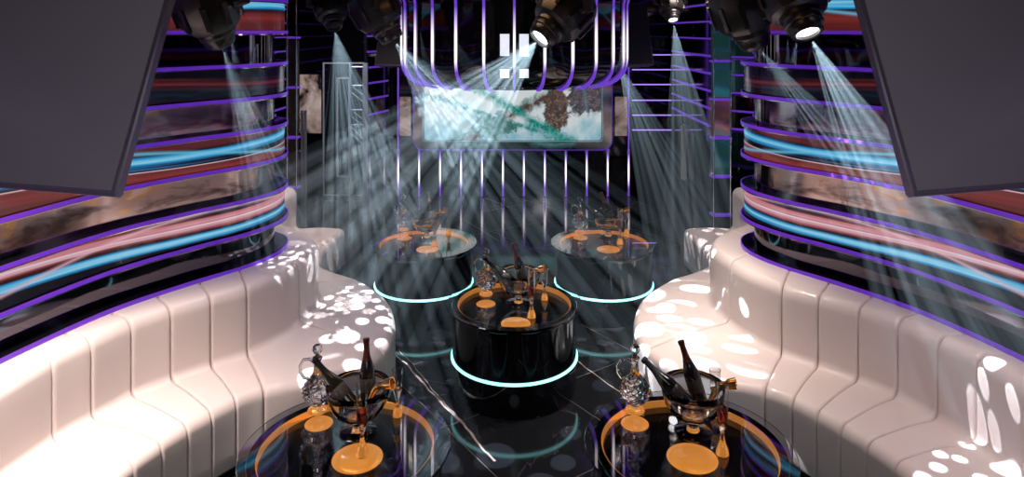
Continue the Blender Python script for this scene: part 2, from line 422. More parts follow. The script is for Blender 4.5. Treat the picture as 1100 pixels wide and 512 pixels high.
def section(t, inset, end=False):
    W, B, Fr = catmull(CW, t), catmull(CB, t), catmull(CF, t)
    pts = []   # (plan point, z)
    g = inset
    top = Z_T - g; rb = .085; rs = .07; rc = .055
    dwb = (B - W); lwb = dwb.length; dwb.normalize(); dbf = (Fr - B); lbf = dbf.length; dbf.normalize()
    B2 = B - dbf * g; F2 = Fr - dbf * g
    pts.append((W + dwb * .02, .04)); pts.append((W + dwb * .02, top - .02)); pts.append((W + dwb * .05, top))
    # round over backrest top
    for k in range(8):
        a = PI / 2 * k / 7
        pts.append((B2 - dbf * rb * (1 - math.sin(a)), top - rb * (1 - math.cos(a)) ))
    for k in range(1, 4): pts.append((B2, top - rb - (top - rb - Z_S - rc) * k / 4))
    for k in range(7):
        a = PI / 2 * k / 6
        pts.append((B2 + dbf * rc * (1 - math.cos(a)), Z_S - g + rc * (1 - math.sin(a))))
    for k in range(1, 5): pts.append((B2 + dbf * (rc + (lbf - rc - rs) * k / 5), Z_S - g + .012 * math.sin(PI * k / 5)))
    for k in range(8):
        a = PI / 2 * k / 7
        pts.append((F2 - dbf * rs * (1 - math.sin(a)), Z_S - g - rs * (1 - math.cos(a))))
    for k in range(1, 4): pts.append((F2, Z_S - rs - (Z_S - rs - .07) * k / 4))
    pts.append((F2, .07)); pts.append((F2 - dbf * .03, .04))
    return pts
def sofa(side):
    s = -side
    L = 'left' if side < 0 else 'right'
    root = empty('curved_sofa', (-2.2 * s, 5.2, 0), 'long curved cream leather sofa with channel seams running along the %s wall' % L, 'sofa', 'curved sofas')
    off = root.location.copy()
    pl = bmesh.new(); rings = []
    nt_ = (len(ctrl) - 1) * 8
    for i in range(len(ST) - 1):
        t0, t1 = seam_idx[i], seam_idx[i + 1]
        W0 = (catmull(CB, t1) - catmull(CB, t0)).length; e = .012 / max(.2, (t1 - t0) and W0 / (t1 - t0))
        ts = [t0 + e * .25, t0 + e * .6, t0 + e * 1.1, t0 + e * 1.9]; n = 6 * (t1 - t0) + 2
        ts += [t0 + e * 2.4 + (t1 - t0 - e * 4.8) * k / n for k in range(n + 1)]
        ts += [t1 - e * 1.9, t1 - e * 1.1, t1 - e * .6, t1 - e * .25]
        ins = [.013, .006, .002, 0] + [0] * (n + 1) + [0, .002, .006, .013]
        bm = bmesh.new(); rr = []
        for t, g in zip(ts, ins):
            rr.append([bm.verts.new((p.x * s - off.x, p.y - off.y, z - off.z)) for p, z in section(t, g)])
        for a, b in zip(rr, rr[1:]):
            for k in range(len(a)): bm.faces.new((a[k], a[(k + 1) % len(a)], b[(k + 1) % len(a)], b[k]))
        bm.faces.new(rr[0]); bm.faces.new(list(reversed(rr[-1])))
        link('upholstery_panel', bm, M['leather'], root, angle=50)
    # dark recessed plinth
    bm = bmesh.new(); rr = []
    for k in range(60):
        t = (len(ctrl) - 1) * k / 59; W, Fr = catmull(CW, t), catmull(CF, t); d = (Fr - W).normalized(); Fr = Fr - d * .06; W = W + d * .05
        rr.append([bm.verts.new((p.x * s - off.x, p.y - off.y, z)) for p, z in ((W, 0), (Fr, 0), (Fr, .045), (W, .045))])
    for a, b in zip(rr, rr[1:]):
        for k in range(4): bm.faces.new((a[k], a[(k + 1) % 4], b[(k + 1) % 4], b[k]))
    bm.faces.new(rr[0]); bm.faces.new(list(reversed(rr[-1])))
    link('plinth', bm, M['black_plastic'], root)
sofa(-1); sofa(1)

# ------------------------------------------------------------------ tables
ZT = .66
def make_table(loc, label, reflection_spots=()):
    r = empty('cocktail_table', loc, label, 'table', 'round cocktail tables')
    bm = bmesh.new(); lathe(bm, [(0, .255), (.488, .255), (.488, .60), (.492, .64), (.488, .648), (.448, .648), (.445, .640), (.445, .604), (0, .604)], 96); link('drum', bm, M['black_gloss'], r)
    bm = bmesh.new(); lathe(bm, [(0, 0), (.482, 0), (.486, .01), (.486, .247), (0, .247)], 96); link('base', bm, M['black_gloss'], r)
    bm = bmesh.new(); lathe(bm, [(.462, .247), (.494, .244), (.500, .250), (.500, .260), (.494, .266), (.462, .262), (.462, .247)], 128); link('ring_light', bm, M['cyan'], r)
    bm = bmesh.new(); lathe(bm, [(.438, .6095), (.4425, .645), (.4447, .647), (.4447, .6095), (.438, .6095)], 96); link('gold_ring', bm, M['amber'], r)  # wall ring given its own glow to show brighter
    bm = bmesh.new(); lathe(bm, [(0, .604), (.4445, .604), (.4445, .609), (0, .609)], 96); link('mirror_top', bm, M['black_mirror'], r)
    for (px, py, R_) in reflection_spots:  # amber reflections of bowl and decanter, put in as glowing discs
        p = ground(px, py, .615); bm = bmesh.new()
        lathe(bm, [(0, .6095), (R_, .6095), (R_, .612), (R_ * .93, .6165), (R_ * .6, .6185), (R_ * .58, .6178), (R_ * .3, .6195), (0, .620)], 56, (p.x - loc[0], p.y - loc[1], 0)); link('painted_reflection_disc', bm, M['painted_reflection_disc'], r)
    bm = bmesh.new(); lathe(bm, [(0, .650), (.532, .650), (.536, .653), (.536, .657), (.532, .660), (0, .660)], 128); link('glass_top', bm, M['glass'], r)
    return r
DEC_P = [(0, .0), (.052, .0), (.056, .006), (.050, .014), (.034, .024), (.028, .034), (.034, .044), (.062, .062), (.083, .088), (.090, .115), (.086, .14), (.070, .165), (.048, .188), (.030, .21), (.022, .235), (.019, .262), (.021, .285), (.028, .30), (.026, .303), (.0, .303)]
def make_decanter(loc, label):
    r = empty('decanter', loc, label, 'decanter', 'crystal decanters on the tables')
    fine = []
    for (a, b) in zip(DEC_P, DEC_P[1:]):
        n = max(1, int(round(math.hypot(b[0] - a[0], b[1] - a[1]) / .014))) if .04 < a[1] < .29 else 1
        for k in range(n): fine.append((a[0] + (b[0] - a[0]) * k / n, a[1] + (b[1] - a[1]) * k / n))
    fine.append(DEC_P[-1])
    bm = bmesh.new(); rings = lathe(bm, fine, 22)
    # cut diamond facets
    for i, ring in enumerate(rings):
        z = fine[i][1]
        if len(ring) > 1 and .05 < z < .285:
            for k, v in enumerate(ring):
                if (k + i) % 2: v.co.x *= .91; v.co.y *= .91
    link('body', bm, M['crystal'], r, smooth=False)
    bm = bmesh.new(); lathe(bm, [(0, .0009), (.050, .0009), (.050, .004), (.046, .005), (0, .005)], 28); link('added_amber_glow', bm, M['amber'], r)  # amber reflection under the decanter, put in as a glowing disc
    bm = bmesh.new(); lathe(bm, [(0, .303), (.014, .303), (.014, .314), (.008, .320), (.020, .328), (.029, .345), (.026, .362), (.014, .373), (0, .376)], 12); link('stopper', bm, M['crystal'], r, angle=15)
    bm = bmesh.new(); tube(bm, [(-.020, 0, .272), (-.045, 0, .292), (-.078, 0, .288), (-.098, 0, .255), (-.095, 0, .215), (-.075, 0, .185), (-.052, 0, .183)], [.007, .008, .008, .008, .008, .008, .009], 10); link('handle', bm, M['crystal'], r)
    return r
BOWL = [(0, 0), (.094, 0), (.100, .005), (.092, .013), (.045, .022), (.024, .032), (.030, .046), (.022, .058), (.034, .068), (.085, .088), (.125, .118), (.150, .158), (.163, .205), (.171, .252), (.168, .256), (.164, .253), (.156, .207), (.141, .165), (.116, .126), (.080, .100), (0, .086)]
def make_bowl(loc, label):
    r = empty('champagne_bowl', loc, label, 'bowl', 'footed glass bowls on the tables')
    bm = bmesh.new(); lathe(bm, BOWL, 64); link('bowl', bm, M['crystal'], r, angle=60)
    bm = bmesh.new(); lathe(bm, [(0, .0008), (.030, .0008), (.030, .004), (.020, .010), (0, .014)], 32); link('added_amber_glow', bm, M['amber'], r)  # small added glow for amber reflected at the bowl foot
    return r
def make_bottle(loc, aim, label, foil='foil'):
    r = empty('champagne_bottle', loc, label, 'bottle', 'bottles cooling in the bowls')
    rot = Vector((0, 0, 1)).rotation_difference(Vector(aim).normalized()).to_matrix()
    r.rotation_euler = rot.to_euler()
    bm = bmesh.new(); lathe(bm, [(0, .006), (.020, .002), (.037, .0), (.042, .006), (.0425, .13), (.040, .155), (.030, .19), (.019, .225), (.0155, .245), (.0150, .252), (0, .252)], 32); link('bottle_body', bm, M['bottle'], r)
    bm = bmesh.new(); lathe(bm, [(0, .2), (.0262, .205), (.0205, .225), (.0170, .245), (.0158, .275), (.0155, .295), (.0185, .300), (.0185, .312), (.0165, .318), (0, .320)], 32); link('foil_cap', bm, M[foil], r)
    bm = bmesh.new(); lathe(bm, [(.0428, .055), (.0434, .056), (.0434, .118), (.0428, .119), (.0428, .055)], 32); link('bottle_label', bm, M['label'], r)
    return r
def make_flute(loc, label, h=.36):
    r = empty('champagne_flute', loc, label, 'glass', 'tall flutes on the tables')
    k = h / .36
    bm = bmesh.new(); lathe(bm, [(0, 0), (.030, 0), (.033, .004), (.029, .03), (.016, .062), (.010, .09), (.010, .115), (.018, .14), (.026, .17), (.029, .25), (.030, .36 ), (.0280, .36), (.0265, .25), (.0235, .175), (.014, .15), (0, .145)], 32)
    for v in bm.verts: v.co.z *= k
    link('glass_body', bm, M['crystal'], r, angle=60)
    bm = bmesh.new(); lathe(bm, [(0, .147), (.0135, .152), (.0230, .176), (.0258, .225), (0, .225)], 24)
    for v in bm.verts: v.co.z *= k
    link('wine', bm, M['wine'], r)
    bm = bmesh.new(); lathe(bm, [(0, .003), (.0262, .0035), (.0245, .028), (.013, .052), (0, .056)], 24)
    link('added_amber_glow', bm, M['amber'], r)  # amber reflected in the flute foot, put in as glow
    return r
def make_goblet(loc, label):
    r = empty('cut_glass_tumbler', loc, label, 'glass', 'slim cut glasses on the tables')
    bm = bmesh.new(); rings = lathe(bm, [(0, 0), (.024, 0), (.027, .005), (.024, .03), (.014, .055), (.010, .085), (.014, .115), (.024, .15), (.028, .20), (.032, .26), (.029, .26), (.0255, .20), (.021, .155), (0, .14)], 16)
    link('glass_body', bm, M['crystal'], r, angle=15)
    bm = bmesh.new(); lathe(bm, [(0, .003), (.0215, .0035), (.0195, .026), (.010, .045), (0, .048)], 20); link('added_amber_glow', bm, M['amber'], r)  # added glow where reflected amber shows in the foot
    return r
def make_scoop(loc, rz, label):
    r = empty('ice_scoop', loc, label, 'scoop', 'gold ice scoops in the bowls'); r.rotation_euler = (0, 0, rz)
    bm = bmesh.new(); tube(bm, spline([(-.05, 0, -.06), (-.02, 0, .02), (.012, .0, .075), (.045, 0, .095), (.07, 0, .10)], 12), [.012, .012, .013, .014, .016, .018, .019, .019, .018, .018, .018, .018], 12); link('handle', bm, M['gold'], r)
    bm = bmesh.new(); rot = Matrix.Rotation(math.radians(75), 3, 'Y'); lathe(bm, [(0, -.005), (.022, -.005), (.026, .01), (.030, .045), (.027, .045), (.022, .012), (0, .004)], 20, (.06, 0, .10), rot); link('cup', bm, M['gold'], r)
    return r

def onT(px, py): return ground(px, py, ZT)
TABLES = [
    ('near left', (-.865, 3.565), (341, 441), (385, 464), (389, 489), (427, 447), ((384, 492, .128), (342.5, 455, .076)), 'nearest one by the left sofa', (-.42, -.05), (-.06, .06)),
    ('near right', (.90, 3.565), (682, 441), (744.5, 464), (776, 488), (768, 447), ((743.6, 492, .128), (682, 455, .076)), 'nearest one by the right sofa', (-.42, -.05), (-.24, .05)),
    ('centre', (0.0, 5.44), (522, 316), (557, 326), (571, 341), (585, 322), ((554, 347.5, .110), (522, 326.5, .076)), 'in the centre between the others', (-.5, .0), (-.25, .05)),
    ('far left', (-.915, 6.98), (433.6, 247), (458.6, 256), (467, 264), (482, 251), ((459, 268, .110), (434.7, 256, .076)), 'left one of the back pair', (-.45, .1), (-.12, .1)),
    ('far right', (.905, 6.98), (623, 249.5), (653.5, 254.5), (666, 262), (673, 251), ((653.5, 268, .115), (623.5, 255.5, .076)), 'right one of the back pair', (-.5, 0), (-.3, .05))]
for (nm, (tx, ty), dec, bowl, flu, gob, refl, desc, a1, a2) in TABLES:
    make_table((tx, ty, 0), 'round black cocktail table with cyan ring light, %s' % desc, refl)
    make_decanter(onT(*dec), 'cut crystal decanter with loop handle and ball stopper on the %s table' % nm)
    b = onT(*bowl)
    make_bowl(b, 'wide footed glass bowl holding champagne bottles on the %s table' % nm)
    bx, by = b.x, b.y
    make_bottle((bx - .03, by - .02, ZT + .155), (a1[0] * 1.6, .25, .62), 'dark champagne bottle leaning lowest to the left in the %s bowl' % nm, 'foil_dark')
    make_bottle((bx + .045, by + .03, ZT + .150), (a2[0], a2[1] + .1, .8), 'dark champagne bottle with reddish foil standing taller in the %s bowl' % nm)
    make_flute(onT(*flu), 'tall slim flute of rose wine in front of the bowl on the %s table' % nm)
    make_goblet(onT(*gob), 'slim cut glass with added amber glow in its foot behind the bowl on the %s table' % nm)
    make_scoop((bx + .10, by - .07, ZT + .20), -.3, 'curved gold ice scoop leaning over the right rim of the %s bowl' % nm)

# ------------------------------------------------------------------ stage wall with screen
YB = 11.6
sw = empty('stage_screen_unit', (0, YB, 0), 'wide stage unit with violet light strips below a bright landscape screen', 'stage screen')
S0, S1 = (450 - CX) / F * YB, (656 - CX) / F * YB
# panelled front
bm = bmesh.new(); box(bm, (0, .12, 1.66), (3.98, .16, 3.3)); link('back_panel', bm, M['black_gloss'], sw, False)
# frame with rounded corners
def rrect(x0, x1, z0, z1, r, n=6):
    out = []
    for cx, cz, a0 in ((x1 - r, z1 - r, 0), (x0 + r, z1 - r, 90), (x0 + r, z0 + r, 180), (x1 - r, z0 + r, 270)):
        for k in range(n + 1):
            a = math.radians(a0 + 90 * k / n); out.append((cx + r * math.cos(a), cz + r * math.sin(a)))
    return out
def ring_prism(bm, o, i, y0, y1):
    n = len(o); vs = [[bm.verts.new((p[0], y, p[1])) for p in q] for q, y in ((o, y0), (i, y0), (i, y1), (o, y1))]
    for a, b in ((0, 1), (1, 2), (2, 3), (3, 0)):
        for k in range(n): bm.faces.new((vs[a][k], vs[a][(k + 1) % n], vs[b][(k + 1) % n], vs[b][k]))
x0, x1 = (456 - CX) / F * YB, (645.5 - CX) / F * YB
zb = CZ - (150 - HY) * YB / F; zt = 2.32
bm = bmesh.new(); ring_prism(bm, rrect(x0 - .16, x1 + .16, zb - .14, zt + .16, .16), rrect(x0 - .01, x1 + .01, zb - .01, zt + .01, .05), -.16, .05); link('screen_frame', bm, M['dark_mirror'], sw, False)
bm = bmesh.new(); ring_prism(bm, rrect(x0 - .175, x1 + .175, zb - .155, zt + .175, .175), rrect(x0 - .16, x1 + .16, zb - .14, zt + .16, .16), -.165, -.12); link('frame_light', bm, M['led'], sw, False)
bm = bmesh.new(); ul = bm.loops.layers.uv.new('UVMap')
pts = rrect(x0, x1, zb, zt, .05)
vs = [bm.verts.new((p[0], -.05, p[1])) for p in pts]; f = bm.faces.new(vs)
for l in f.loops:
    l[ul].uv = ((l.vert.co.x - x0) / (x1 - x0), (l.vert.co.z - zb) / (2.05 - zb))
vb = [bm.verts.new((p[0], .03, p[1])) for p in pts]; bm.faces.new(list(reversed(vb)))
for k in range(len(pts)): bm.faces.new((vs[k], vb[k], vb[(k + 1) % len(pts)], vs[(k + 1) % len(pts)]))
link('display', bm, M['screen'], sw, False)
M['strip'] = led_gradient('stage_strip', .02, .80, .50, sw=2.6, sp=1.0)
for i in range(12):
    px = 427.5 + i * 22.55; X = (px - CX) / F * YB
    full = i in (0, 11)
    bm = bmesh.new(); tube(bm, [(X, .02, .01), (X, .02, 3.3 if full else .82)], .012, 8); link('light_strip', bm, M['strip'], sw)
    bm = bmesh.new(); box(bm, (X, .035, .41), (.05, .03, .80)); link('strip_channel', bm, M['chrome2'], sw, False)

# right dark panel with horizontal light lines beside the stage unit
pr = empty('lined_wall_panel', (2.32, 11.75, 0), 'glossy black wall panel with thin violet light lines right of the stage', 'wall panel')
bm = bmesh.new(); box(bm, (0, .06, 1.66), (.70, .1, 3.3)); link('panel', bm, M['black_gloss'], pr, False)
M['hline'] = mat('violet_line', (.1, .05, .2), .3, emis=(.38, .22, .85), es=1.4)
for y in (59, 75, 91, 108, 124, 140):
    z = CZ - (y - HY) * 11.7 / F
    bm = bmesh.new(); tube(bm, [(-.34, 0, z), (.36, 0, z)], .010, 6); link('light_strip', bm, M['hline'], pr)
# pale vertical panel at the far right side wall
o = empty('pale_wall_pillar', ground(734, 196, .55) * 1, 'narrow pale pillar reflecting on the far right wall beyond the violet lines', 'pillar')
o.location = ((734.5 - CX) / F * 10.6, 10.6, 0)
bm = bmesh.new(); box(bm, (0, 0, .93), (.085, .06, .86), bevel=.02); link('pillar_shaft', bm, M['leather'], o)
bm = bmesh.new(); box(bm, (0, 0, .25), (.03, .03, .50)); link('pillar_foot', bm, M['black_gloss'], o)
# tinted mirror columns at both alcove ends
def mirror_column(px0, px1, D, cols, label, z0=0, z1=3.4):
    x0_, x1_ = (px0 - CX) / F * D, (px1 - CX) / F * D
    r = empty('mirror_column', ((x0_ + x1_) / 2, D, 0), label, 'column', 'mirror columns by the alcoves')
    w = abs(x1_ - x0_); n = len(cols)
    for i, (c, mm) in enumerate(cols):
        zz0 = z0 + (z1 - z0) * i / n; zz1 = z0 + (z1 - z0) * (i + 1) / n
        bm = bmesh.new(); box(bm, (0, 0, (zz0 + zz1) / 2), (w, .12, zz1 - zz0 - .03), bevel=.008); link('mirror_panel', bm, mm, r)
        bm = bmesh.new(); box(bm, (0, 0, zz1 - .015), (w + .03, .15, .022)); link('light_strip', bm, M['led_b'], r, False)
    for sx in (-1, 1):
        bm = bmesh.new(); tube(bm, [(sx * w / 2, -.065, z0), (sx * w / 2, -.065, z1)], .012, 8); link('edge_rail', bm, M['chrome2'], r)
    return r
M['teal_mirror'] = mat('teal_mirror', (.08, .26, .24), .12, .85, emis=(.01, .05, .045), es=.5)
M['bronze_mirror'] = mat('bronze_mirror', (.55, .40, .32), .14, .9)
ct = [(0, M['smoke_mirror']), (0, M['smoke_mirror']), (0, M['teal_mirror']), (0, M['bronze_mirror']), (0, M['teal_mirror']), (0, M['teal_mirror']), (0, M['smoke_mirror'])]
mirror_column(765, 783, 8.75, ct, 'teal tinted mirror column with violet bands beside the far end of the right sofa')
mirror_column(310, 320, 9.4, [(0, M['smoke_mirror']), (0, M['bronze_mirror']), (0, M['bronze_mirror']), (0, M['bronze_mirror']), (0, M['smoke_mirror'])], 'slim bronze mirror column with violet bands behind the nose of the left wall')

# ------------------------------------------------------------------ back left: glass door, shelving rack
def bars(root, name, m, segs, r=.014):
    for (a, b) in segs:
        bm = bmesh.new(); tube(bm, [Vector(a) - root.location, Vector(b) - root.location], r, 6); link(name, bm, m, root)
DY = 11.55
def bw(px, py, D=DY): return at(px, py, D)
dr = empty('glass_door', (bw(366, 206).x, DY, 0), 'tall glass door with pale metal outline at the back left', 'door')
def rect_frame(root, name, m, pxa, pya, pxb, pyb, D, t=.022, depth=.03):
    a = at(pxa, pya, D); b = at(pxb, pyb, D)
    xa, xb, za, zb_ = a.x - root.location.x, b.x - root.location.x, a.z, max(b.z, .012)
    bm = bmesh.new(); o_ = [(xa, za), (xb, za), (xb, zb_), (xa, zb_)]
    i_ = [(xa + t, za - t), (xb - t, za - t), (xb - t, zb_ + t), (xa + t, zb_ + t)]
    y = D - root.location.y
    ring_prism(bm, o_, i_, y - depth / 2, y + depth / 2); return link(name, bm, m, root, False)
rect_frame(dr, 'door_frame', M['white_metal'], 347, 67, 392, 210, DY)
rect_frame(dr, 'pull_handle', M['white_metal'], 362, 83, 376, 190, DY - .08)
bm = bmesh.new(); a = bw(349, 69); b = bw(390, 208); box(bm, ((a.x + b.x) / 2 - dr.location.x, 0.0, (a.z + .03) / 2 + .01), (b.x - a.x, .012, a.z - .05)); link('door_leaf', bm, M['black_mirror'], dr, False)
rk = empty('metal_rack', (bw(393, 150, 10.6).x - .2, 10.6, 0), 'grey metal lattice rack with diagonal braces beside the glass door', 'rack')
RD = 10.6
for px in (376.5, 392.5):
    x = at(px, 0, RD).x - rk.location.x; bm = bmesh.new(); box(bm, (x, 0, 1.15), (.075 if px > 380 else .03, .05, 2.3)); link('post', bm, M['grey_metal'], rk, False)
for (y0_, y1_) in ((92, 104), (118, 130), (136, 151)):
    for dy in (0, 7):
        a = at(377, y0_ + dy, RD); b = at(392, y1_ + dy, RD); bars(rk, 'brace', M['grey_metal'], [(a, b)], .014)
for y in (72, 92, 118, 134):
    a = at(377, y, RD); b = at(392, y, RD); bars(rk, 'shelf_rail', M['grey_metal'], [(a, b)], .016)
r2 = empty('clothes_rail', (at(326, 0, 9.8).x, 9.8, 0), 'slim grey metal stand with short cross bars at far left behind the wall nose', 'stand')
for px in (324.5, 328):
    bm = bmesh.new(); x = at(px, 0, 9.8).x - r2.location.x; box(bm, (x, 0, .84), (.03, .04, 1.66)); link('post', bm, M['grey_metal'], r2, False)
for y in (122, 140, 162):
    a = at(319, y, 9.8); b = at(329, y, 9.8); bars(r2, 'cross_bar', M['grey_metal'], [(a, b)], .012)
# beige art panel between column and door
def art_mat():
    m = mat('beige_blurred_panel', (.35, .25, .20), .25, coat=.4); nt = NT(m.node_tree)
    tc = nt.new('ShaderNodeTexCoord'); n = nt.noise(tc.outputs['Object'], 2.4, 3, .6, .8)
    c = nt.ramp(n, [(.35, (.01, .008, .01)), (.45, (.30, .20, .15)), (.58, (.55, .42, .36)), (.72, (.7, .62, .6))])
    nt.lk(c, bs(m).inputs['Base Color']); nt.lk(c, bs(m).inputs['Emission Color']); bs(m).inputs['Emission Strength'].default_value = .35
    return m
M['beige'] = art_mat()
def lit_panel(px0, py0, px1, py1, D, label, m, name='backlit_panel'):
    a = at(px0, py0, D); b = at(px1, py1, D)
    r = empty(name, ((a.x + b.x) / 2, D, 0), label, 'wall panel')
    bm = bmesh.new(); box(bm, (0, 0, (a.z + b.z) / 2), (abs(b.x - a.x), .03, abs(a.z - b.z)), bevel=.006); link('lit_face', bm, m, r)
    bm = bmesh.new(); box(bm, (0, .06, (a.z + .01) / 2), (abs(b.x - a.x) + .03, .08, a.z - .01)); link('backing', bm, M['black_gloss'], r, False)
    return r
lit_panel(322, 80, 345, 143, 11.6, 'beige glowing wall panel left of the glass door', M['beige'])
for pa, pb in ((429, 441), (661, 674)):
    a = at(pa, 104, 11.6); b = at(pb, 146, 11.6)
    bm = bmesh.new(); box(bm, ((a.x + b.x) / 2, .03, (a.z + b.z) / 2), (b.x - a.x, .03, a.z - b.z), bevel=.006); link('side_panel', bm, M['beige'], sw)
# slanted banded panel left of the stage
bp = empty('banded_wall_panel', (-2.2, 11.2, 0), 'dark wall panel with slanting violet bands left of the stage unit', 'wall panel')
path = resample([Vector((-2.33, 10.9)), Vector((-2.12, 11.55))], 8); path = [p - Vector((-2.2, 11.2)) for p in path]
link('panel', sweep(path, [(-.05, 0), (0, 0), (0, 3.3), (-.05, 3.3)]), M['black_gloss'], bp)
for k in range(8):
    z = 1.45 + k * .25
    link('light_strip', sweep(path, [(0, z), (.012, z), (.012, z + .03), (0, z + .03)]), M['led_b'], bp)

# ------------------------------------------------------------------ hanging ribbed drum
DD, DR_ = 7.5, 1.21
dm = empty('ribbed_drum_chandelier', (0, DD, 2.25), 'large round black hanging drum with glowing violet ribs before the stage screen', 'chandelier')
def drumprof(r_add=0.0):
    P = []
    P.append((DR_ + .22 + r_add, CEIL - 2.25 - .01)); P.append((DR_ + .17 + r_add, .98))
    for k in range(7):
        a = PI / 2 * k / 6; P.append((DR_ + r_add + .12 * (1 - math.sin(a)), .98 - .16 * (1 - math.cos(a)) - .02))
    P.append((DR_ + r_add, .45)); 
    for k in range(9):
        a = PI / 2 * k / 8; P.append((DR_ + r_add - .26 * (1 - math.cos(a)), .25 - (.25 - .0 + r_add) * math.sin(a)))
    return P
pf = drumprof()
# outer skin only between the ribs: shell with glossy black finish
bm = bmesh.new(); inner = [(.80, .03), (.80, 1.15)]
lathe(bm, pf + inner + [pf[0]], 104); link('shell', bm, M['black_gloss'], dm, angle=30)
M['rib'] = led_gradient('drum_rib', .0, 1.0, .36, sw=1.8, sp=.8)
M['rib_pink'] = M['chrome']
ribp = drumprof(.012)
nr = 27
for k in range(nr):
    a = -PI / 2 + (k) * 2 * PI / nr; ca, sa = math.cos(a), math.sin(a)
    bm = bmesh.new(); prev = None
    hw = .011
    rings = []
    for (r_, z_) in ribp[1:]:
        ring = []
        for dr_, w in ((-.03, -hw), (.002, -hw), (.002, hw), (-.03, hw)):
            rr_ = r_ + dr_; ring.append(bm.verts.new((rr_ * ca - w * sa, rr_ * sa + w * ca, z_ - (.018 if dr_ > 0 and z_ < .15 else 0))))
        rings.append(ring)
    for p, q in zip(rings, rings[1:]):
        for j in range(4): bm.faces.new((p[j], p[(j + 1) % 4], q[(j + 1) % 4], q[j]))
    bm.faces.new(rings[0]); bm.faces.new(list(reversed(rings[-1])))
    link('rib', bm, M['rib'], dm, True, 50)
bm = bmesh.new(); lathe(bm, [(.62, -.03), (.80, -.03), (.86, .0), (.86, .04), (.62, .04), (.62, -.03)], 72); link('bottom_ring', bm, M['dark_mirror'], dm)
# reflections either side of the central rib, added as glowing boxes
M['reflection_glow'] = mat('glowing_reflection', (.8, .85, .9), .2, emis=(.78, .86, 1), es=.8)
M['violet_glow'] = mat('violet_glow_panel', (.02, .01, .05), .12, emis=(.06, .018, .20), es=.4)
for sx in (-1, 1):
    for (z0_, z1_) in ((.12, .20), (.32, .52)):
        bm = bmesh.new(); box(bm, (sx * .088, -DR_ - .004, (z0_ + z1_) / 2), (.085, .02, z1_ - z0_)); link('glowing_reflection', bm, M['reflection_glow'], dm, False)

# ------------------------------------------------------------------ hanging flat screens seen from behind
def hang_screen(P0, tdir, n_h, tilt, Wd, Ht, label, side, thick=.035, name='hanging_screen', m=None):
    """P0: lower inner corner; tdir: horizontal direction of the lower edge; n_h: horizontal lean of the top"""
    r = empty(name, P0, label, 'screen', 'hanging screens')
    t = Vector((*tdir, 0)).normalized(); u = Vector((n_h[0], n_h[1], 0)).normalized() * math.sin(tilt) + Vector((0, 0, math.cos(tilt)))
    nn = t.cross(u).normalized()
    if nn.y > 0: nn = -nn      # towards the camera
    def slab(bm, a0, a1, b0, b1, d0, d1, bev=0.0):
        vs = []
        for d in (d0, d1):
            for a, b in ((a0, b0), (a1, b0), (a1, b1), (a0, b1)): vs.append(bm.verts.new(t * a + u * b + nn * d))
        for f in ((0, 1, 2, 3), (7, 6, 5, 4), (0, 4, 5, 1), (1, 5, 6, 2), (2, 6, 7, 3), (3, 7, 4, 0)): bm.faces.new([vs[i] for i in f])
        if bev: bmesh.ops.bevel(bm, geom=bm.edges[:], offset=bev, segments=2, affect='EDGES')
    bm = bmesh.new(); slab(bm, 0, Wd, 0, Ht, -thick, 0, .006); link('frame', bm, M['panel_edge'], r)
    bm = bmesh.new(); slab(bm, .018, Wd - .018, .018, Ht - .018, 0, .004, .0015); link('back_cover', bm, m or M['grey_panel'], r)
    bm = bmesh.new(); slab(bm, .02, Wd - .02, .02, Ht - .02, -thick - .004, -thick); link('display', bm, M['black_mirror'], r)
    mid = t * (Wd / 2) + u * (Ht - .12) - nn * thick
    bm = bmesh.new(); tube(bm, [mid, Vector((mid.x, mid.y + .02, CEIL - P0[2] + .0))], .025, 10); link('ceiling_pole', bm, M['black_plastic'], r)
    return r
for sd in (-1, 1):
    hang_screen((1.275 * sd, 2.2, 2.27), (.963 * sd, .27), (-.27 * sd, .963), math.radians(19.7), 1.6, .95,
                'large flat grey hanging screen filling the upper %s corner, tilted' % ('left' if sd < 0 else 'right'), sd)
    # smaller ones further back by the drum
    P = at(402 if sd < 0 else 703, 70, 8.6)
    hang_screen(P, (.85 * -sd, -.5), (-.3 * sd, .9), math.radians(14), .48, .80, 'small dark hanging screen beside the ribbed drum, %s side' % ('left' if sd < 0 else 'right'), sd, .12, m=M['darkbox'])

